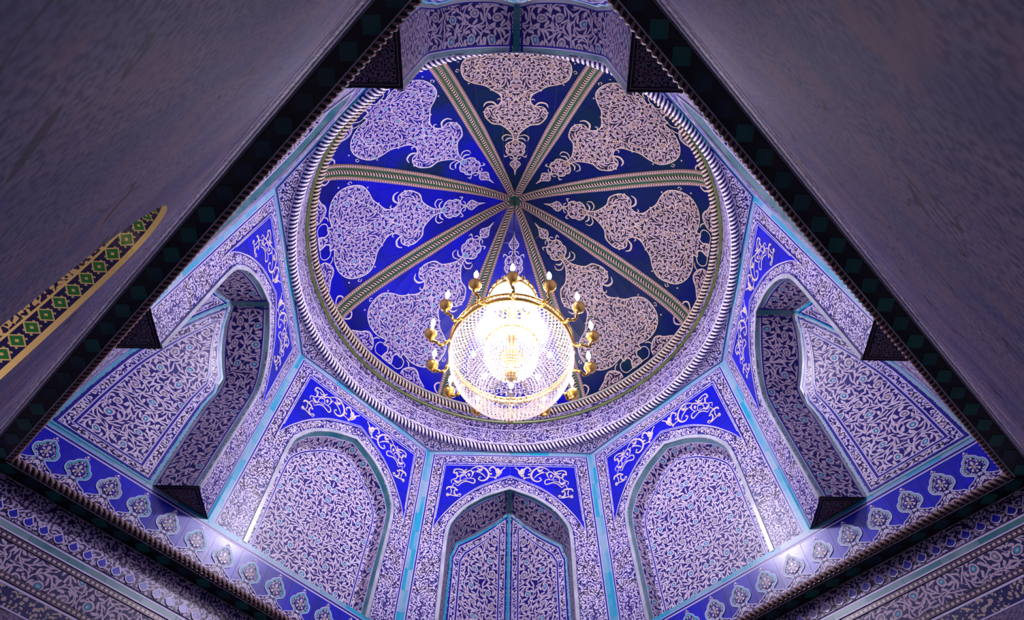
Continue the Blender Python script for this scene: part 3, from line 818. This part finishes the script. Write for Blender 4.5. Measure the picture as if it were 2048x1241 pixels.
# ------------------------------------------------------------------ dome
PRr = [4.235, 4.225, 4.20, 3.95, 3.5, 2.6, 1.5, .7, 0.0]; PRz = [14.93, 15.15, 15.45, 15.87, 16.32, 17.02, 17.73, 18.15, 18.36]
pp = smooth(list(zip(PRr, PRz)), 12); cum = [0]
for a_, b_ in zip(pp[:-1], pp[1:]): cum.append(cum[-1]+math.hypot(b_[0]-a_[0], b_[1]-a_[1]))
SHIFT = .07        # arc length below z = 15
TOT = cum[-1]-SHIFT
def prof(v):
    s = min(max(v+SHIFT, 0), cum[-1]); lo, hi = 0, len(cum)-1
    while hi-lo > 1:
        m_ = (lo+hi)//2
        if cum[m_] <= s: lo = m_
        else: hi = m_
    t = (s-cum[lo])/(cum[hi]-cum[lo]); a_, b_ = pp[lo], pp[hi]
    return a_[0]+(b_[0]-a_[0])*t, a_[1]+(b_[1]-a_[1])*t, (b_[0]-a_[0])/(cum[hi]-cum[lo]), (b_[1]-a_[1])/(cum[hi]-cum[lo])
def domemap(az):
    def f(u, v, off):
        r, z, dr, dz = prof(v); r = max(r, .02)
        nr, nz = -dz, dr                     # inward normal (r, z)
        a = az + u/max(r, .25); rr = r + nr*off
        return Vector((rr*math.sin(a), rr*math.cos(a), z + nz*off))
    return f
dome = thing('ceiling', 'ribbed dome lined with blue tiles and pale scroll cartouches', 'dome', 'structure')
CH = [(.0, .50), (.13, .50), (.12, .62), (.09, .72), (.15, .82), (.26, .80), (.27, .92), (.42, .88), (.62, .85), (.86, .90), (1.05, 1.06), (1.11, 1.32), (1.05, 1.6), (.86, 1.80), (.64, 1.94), (.48, 2.12), (.34, 2.28), (.30, 2.46), (.40, 2.61), (.56, 2.58), (.66, 2.66), (.68, 2.84), (.60, 3.02), (.50, 3.15), (.33, 3.22), (.17, 3.40), (.075, 3.56), (.05, 3.70), (.07, 3.78),
      (.17, 3.83), (.23, 3.93), (.20, 4.02), (.22, 4.10), (.16, 4.22), (.06, 4.27), (.025, 4.36), (.02, 4.42), (.09, 4.47), (.12, 4.55), (.07, 4.64), (.015, 4.74), (0, 4.90)]
CHs = smooth(CH, 3)
def gore(k):
    az = math.radians(45*k); dm = domemap(az)
    kind = {6: 'b', 7: 'b', 0: 'b', 1: 'd', 2: 'd', 3: 'd', 4: 'd', 5: 'm'}[k]  # d and m gores carry the dome's dimmer side in their colour
    mt = {'b': 'domeblue', 'm': 'domehalfshade', 'd': 'domeshade'}[kind]; ct = 'cart_d' if kind == 'd' else 'cart_b'; ot = 'outline_t' if kind == 'd' else 'outline'
    N = 40; side = []
    for i in range(N+1):
        v = .36 + (TOT-.25-.36)*i/N; r = prof(v)[0]; side.append((max(.003, r*PI/8-.12*min(1, r/1.2)), v))
    poly = [(-x, y) for x, y in side] + [(x, y) for x, y in side[::-1]]
    g = obj('dome_panel', None, dome) if False else None
    root = sheet('dome_panel', poly, dm, -.03, M['grout'], dome, g=.3, thick=0)
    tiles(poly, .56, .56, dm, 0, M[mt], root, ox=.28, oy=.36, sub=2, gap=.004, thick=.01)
    cart = both(CHs)[::-1]
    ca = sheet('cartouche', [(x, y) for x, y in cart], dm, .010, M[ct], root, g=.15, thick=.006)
    q = ribbon(both(CHs), .024)
    for s in (-1, 1):
        q += ribbon(smooth([(s*.09, .52), (s*.2, .50), (s*.33, .50), (s*.41, .62), (s*.38, .76), (s*.27, .82)], 4), .02)      # eyelet beside the stem
        q += ribbon(smooth([(s*1.50, .40), (s*1.40, .48), (s*1.33, .60), (s*1.38, .70), (s*1.46, .68), (s*1.46, .62)], 4), .028, taper=True)
        q += ribbon(smooth([(s*.46, .44), (s*.47, .58), (s*.56, .70), (s*.70, .76), (s*.82, .70), (s*.9, .60), (s*1.0, .52), (s*1.12, .42)], 4), .024)
        q += ribbon(smooth([(s*.56, .70), (s*.50, .80), (s*.42, .83)], 3), .02, taper=True)
        q += ribbon(smooth([(s*.08, 3.62), (s*.2, 3.56), (s*.3, 3.62), (s*.28, 3.74)], 4), .022, taper=True)
        q += ribbon(smooth([(s*.06, 3.70), (s*.16, 3.68), (s*.24, 3.76)], 3), .03, taper=True)
        q += ribbon(smooth([(s*.15, 4.24), (s*.24, 4.28), (s*.26, 4.20)], 3), .022, taper=True)
        q += ribbon(smooth([(s*.03, 4.38), (s*.10, 4.36), (s*.13, 4.30)], 3), .018, taper=True)
        q += ribbon(smooth([(s*.40, 2.62), (s*.50, 2.48), (s*.64, 2.46), (s*.70, 2.56)], 4), .035, taper=True)
        q += ribbon(smooth([(s*.30, 2.46), (s*.36, 2.40), (s*.40, 2.44)], 3), .02, taper=True)
        q += [disc((s*1.15, 1.02), .02), disc((s*.52, 2.10), .02), disc((s*.98, 1.76), .02), disc((s*.70, 2.72), .02)]
        q += ribbon(smooth([(s*1.15, 1.30), (s*1.19, 1.24), (s*1.22, 1.30), (s*1.17, 1.34)], 3), .015)
        # inner framing lines of the cartouche
        q += ribbon(smooth([(s*.02, 2.50), (s*.2, 2.2), (s*.45, 1.95), (s*.62, 1.7), (s*.78, 1.35), (s*.6, 1.05), (s*.3, 1.1), (s*.1, 1.4), (s*.05, 1.9)], 4), .014)
        q += ribbon(smooth([(s*.02, 2.4), (s*.18, 2.75), (s*.4, 2.9), (s*.3, 3.1), (s*.05, 3.3)], 4), .013)
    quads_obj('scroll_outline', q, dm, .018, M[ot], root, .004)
    qm = []
    for s in (-1, 1):
        pl = smooth([(s*.46, .42), (s*.47, .58), (s*.56, .70), (s*.70, .76), (s*.82, .70), (s*.9, .60), (s*1.0, .52), (s*1.12, .42)], 3)
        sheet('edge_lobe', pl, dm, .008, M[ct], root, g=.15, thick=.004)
    return root
for k in range(8): gore(k)
for k in range(8):       # ribs
    az = math.radians(22.5+45*k); dm = domemap(az); N = 60; V0, V1 = .34, TOT-.17
    def w_(v): return .17*min(1, .45+.55*prof(v)[0]/2.2)
    rows = [V0+(V1-V0)*i/N for i in range(N+1)]
    def strip(nm_, f0, f1, off, mat, parent, beads=False, bulge=0.0):
        vs, fs, uv = [], [], []
        for v in rows:
            w = w_(v)
            for j in range(3):
                t = j/2; x = (f0+(f1-f0)*t)*w
                vs.append(dm(x, v, off + bulge*math.sin(PI*t))); uv.append((v, t*2-1) if beads else (x, v))
        for i in range(N):
            for j in range(2): fs.append([i*3+j, i*3+j+1, i*3+j+4, i*3+j+3])
        # side walls
        for j in (0, 2):
            b = len(vs)
            for v in rows: vs.append(dm((f0 if j == 0 else f1)*w_(v), v, -.02)); uv.append((v, 1) if beads else (0, v))
            for i in range(N): fs.append([i*3+j, (i+1)*3+j, b+i+1, b+i])
        return obj(nm_, mesh(nm_, vs, fs, mat, uv), parent)
    rib = strip('rib', -.74, .74, .03, M['green'], dome)
    strip('bead_border', -1.06, -.62, .045, M['beads'], rib, True, .012); strip('bead_border', .62, 1.06, .045, M['beads'], rib, True, .012)
    P = []; n = int((V1-V0)/.017)
    for i in range(n+1):
        v = V0+(V1-V0)*i/n; p = dm(0, v, .035); nn = (dm(0, v, .1)-p).normalized(); tt = Vector((math.cos(az), -math.sin(az), 0)); P.append((p, nn, tt))
    rope('rope_moulding', P, None, .045, .075, M['rope_t'], rib, ns=8, amp=.15)
rope('rope_moulding', ring_path(4.19, 15.14, .014), None, .08, .088, M['rope_t'], dome, ns=8, amp=.12)
lathe('bead_border', [(4.20, 15.29), (4.17, 15.315), (4.18, 15.35)], M['outline_t'], dome, 128)
lathe('teal_ring', [(4.20, 15.20), (4.175, 15.26), (4.18, 15.295)], M['teal'], dome, 128)
lathe('scroll_ring', [(4.235, 14.95), (4.225, 15.08)], M['fine2'], dome, 128)
lathe('dome_crown', [(.17, 18.26), (.13, 18.24), (.10, 18.28), (.02, 18.30)], M['green'], dome, 32)
lathe('dome_shell', [(r+.12, z+.05) for r, z in pp], M['grout'], dome, 48)

# ------------------------------------------------------------------ chandelier
ch = thing('chandelier', 'lit gold chandelier of crystal bead strands with a ring of candle bulbs', 'chandelier', group=None)
parts = []
n = 118
for i in range(n):
    z = 13.72+i*.04; c = Vector((0, 0, z)); pts = []
    ax = Vector((1, 0, 0)) if i % 2 else Vector((0, 1, 0))
    pts = [c + ax*(.012*math.cos(t)) + Vector((0, 0, .026*math.sin(t))) for t in [2*PI*j/6 for j in range(7)]]
    parts.append(tube(pts, .005, 4))
vs, fs = join(parts); obj('chain', mesh('chain', vs, fs, M['chain']), ch)
def gobj(name, prs, mat, parent, smooth_=True):
    vs, fs = join(prs); return obj(name, mesh(name, vs, fs, mat, None, smooth_), parent)
def ringtube(r, z, rad, n=64, wob=0, wn=0):
    return tube([Vector(((r+wob*math.cos(wn*2*PI*i/n))*math.cos(2*PI*i/n), (r+wob*math.cos(wn*2*PI*i/n))*math.sin(2*PI*i/n), z)) for i in range(n+1)], rad, 8)
# pierced gold crown
pr = [ringtube(.43, 13.10, .03), ringtube(.36, 13.42, .02), ringtube(.14, 13.62, .03, 32)]
for i in range(22):
    a = 2*PI*i/22; b = a+PI/22
    pr.append(tube([Vector((r*math.cos(a), r*math.sin(a), z)) for r, z in ((.43, 13.10), (.46, 13.22), (.42, 13.36), (.30, 13.50), (.14, 13.62))], .014, 6))
    for rr, zz, s_ in ((.445, 13.22, .055), (.38, 13.40, .045)):
        c = Vector((rr*math.cos(b), rr*math.sin(b), zz)); tg = Vector((-math.sin(b), math.cos(b), 0)); up = Vector((-.3*math.cos(b), -.3*math.sin(b), 1)).normalized()
        pr.append(tube([c + tg*(s_*math.cos(t)) + up*(s_*1.2*math.sin(t)) for t in [2*PI*j/8 for j in range(9)]], .010, 5))
pr.append(revol([(.02, 13.60), (.14, 13.62), (.12, 13.67), (.04, 13.72), (.02, 13.80)], 20))
gobj('crown', pr, M['gold'], ch)
# main gold ring with pierced upstand
RG, ZG = 1.0, 11.36
pr = [ringtube(RG, ZG, .035, 96), ringtube(RG+.02, ZG+.13, .022, 96)]
for i in range(56):
    a = 2*PI*i/56; c = Vector(((RG+.02)*math.cos(a), (RG+.02)*math.sin(a), ZG+.065)); tg = Vector((-math.sin(a), math.cos(a), 0))
    pr.append(tube([c + tg*(.035*math.cos(t)) + Vector((0, 0, .05*math.sin(t))) for t in [2*PI*j/7 for j in range(8)]], .009, 4))
gobj('ring', pr, M['gold'], ch)
# central stem with baluster knobs
gobj('stem', [revol([(.0, 10.6), (.05, 10.62), (.10, 10.72), (.05, 10.85), (.035, 11.0), (.16, 11.12), (.20, 11.2), (.16, 11.28), (.04, 11.36), (.04, 11.7), (.09, 11.8), (.04, 11.9), (.03, 13.5), (.03, 13.7)], 18)], M['gold'], ch)
# crystal strands: bowl, bell, column, inner bell
def bead_mesh(r):
    v = [(r, 0, 0), (-r, 0, 0), (0, r, 0), (0, -r, 0), (0, 0, r), (0, 0, -r)]
    f = [(0, 2, 4), (2, 1, 4), (1, 3, 4), (3, 0, 4), (2, 0, 5), (1, 2, 5), (3, 1, 5), (0, 3, 5)]
    return v, f
def strands(name, prof_, nst, step, r):
    pf = smooth(prof_, 8); cl = [0]
    for a_, b_ in zip(pf[:-1], pf[1:]): cl.append(cl[-1]+math.hypot(b_[0]-a_[0], b_[1]-a_[1]))
    bv, bf = bead_mesh(r); vs, fs = [], []
    m_ = int(cl[-1]/step)
    for i in range(nst):
        a = 2*PI*i/nst
        for j in range(m_+1):
            s = cl[-1]*j/m_; rr = interp(s, cl, [p[0] for p in pf]); z = interp(s, cl, [p[1] for p in pf])
            if rr*2*PI/nst < r*1.3 and i % 2: continue
            if rr*2*PI/nst < r*.65 and i % 4: continue
            c = (rr*math.cos(a), rr*math.sin(a), z); b = len(vs)
            vs += [(c[0]+x, c[1]+y, c[2]+q) for x, y, q in bv]; fs += [[b+t for t in f] for f in bf]
    obj(name, mesh(name, vs, fs, M['crystal']), ch, kind='stuff')
strands('bowl_strands', [(1.0, 11.33), (.99, 11.1), (.90, 10.8), (.72, 10.52), (.45, 10.36), (.25, 10.32)], 84, .046, .021)
strands('bell_strands', [(.98, 11.46), (.82, 11.55), (.62, 11.80), (.50, 12.2), (.44, 12.7), (.42, 13.07)], 72, .044, .019)
strands('inner_strands', [(.44, 11.5), (.42, 11.2), (.30, 10.95), (.12, 10.85)], 40, .04, .017)
gobj('inner_ring', [ringtube(.44, 11.5, .018, 40)], M['gold'], ch)
pr = []
for i in range(20):
    a = 2*PI*i/20; pr.append(revol([(.0, -.09), (.018, -.05), (.012, .0), (0, .02)], 6, (.25*math.cos(a), .25*math.sin(a), 10.30)))
pr += [revol([(.0, -.07), (.02, -.03), (.014, .0), (0, .02)], 6, (.13*math.cos(i*.7), .13*math.sin(i*.7), 10.22)) for i in range(9)]
pr.append(revol([(0, 10.06), (.04, 10.09), (.065, 10.15), (.045, 10.22), (.02, 10.30), (.02, 10.62)], 14))
gobj('pendants', pr, M['crystal'], ch)
# inner bulbs
pr = [revol([(0, -.06), (.035, -.03), (.045, .02), (.025, .07), (0, .1)], 10, (.62*math.cos(2*PI*i/8), .62*math.sin(2*PI*i/8), 11.30)) for i in range(8)]
pr += [revol([(0, -.06), (.035, -.03), (.045, .02), (.025, .07), (0, .1)], 10, (.22*math.cos(2*PI*i/4+.4), .22*math.sin(2*PI*i/4+.4), 12.75)) for i in range(4)]
for i, p_ in enumerate(pr): gobj('bulb', [p_], M['bulb'], ch)
# fourteen curved arms, each with cup, candle and bulb
proto = None; NA = 14
prof_arm = smooth([(1.02, 11.34), (1.08, 11.25), (1.17, 11.19), (1.26, 11.20), (1.32, 11.26), (1.345, 11.33)], 5)
pts = [Vector((r, .025*math.sin(i*.55), z)) for i, (r, z) in enumerate(prof_arm)]
av, af = tube(pts, .024, 8, lambda t: 1+.35*math.sin(t*40))
arm = obj('arm', mesh('arm', av, af, M['gold'], None, True), ch)
CX, CZ = 1.345, 11.34
cup = gobj('candle_cup', [revol([(.0, -.06), (.02, -.05), (.06, -.02), (.095, .035), (.108, .095), (.10, .10), (.085, .05), (.03, .01), (0, .0)], 20, (CX, 0, CZ))], M['gold'], arm)
can = gobj('candle', [revol([(.02, .0), (.02, .34), (0, .342)], 10, (CX, 0, CZ))], M['candle'], arm)
bul = gobj('bulb', [revol([(.014, .34), (.034, .38), (.040, .43), (.028, .50), (.008, .57), (0, .58)], 10, (CX, 0, CZ))], M['bulb'], arm)
for i in range(NA):
    if i == 0: a_ = arm
    else:
        a_ = arm.copy(); C.objects.link(a_)
        for s_ in (cup, can, bul): d = s_.copy(); C.objects.link(d); d.parent = a_
    a_.rotation_euler.z = PI/2 + 2*PI*i/NA
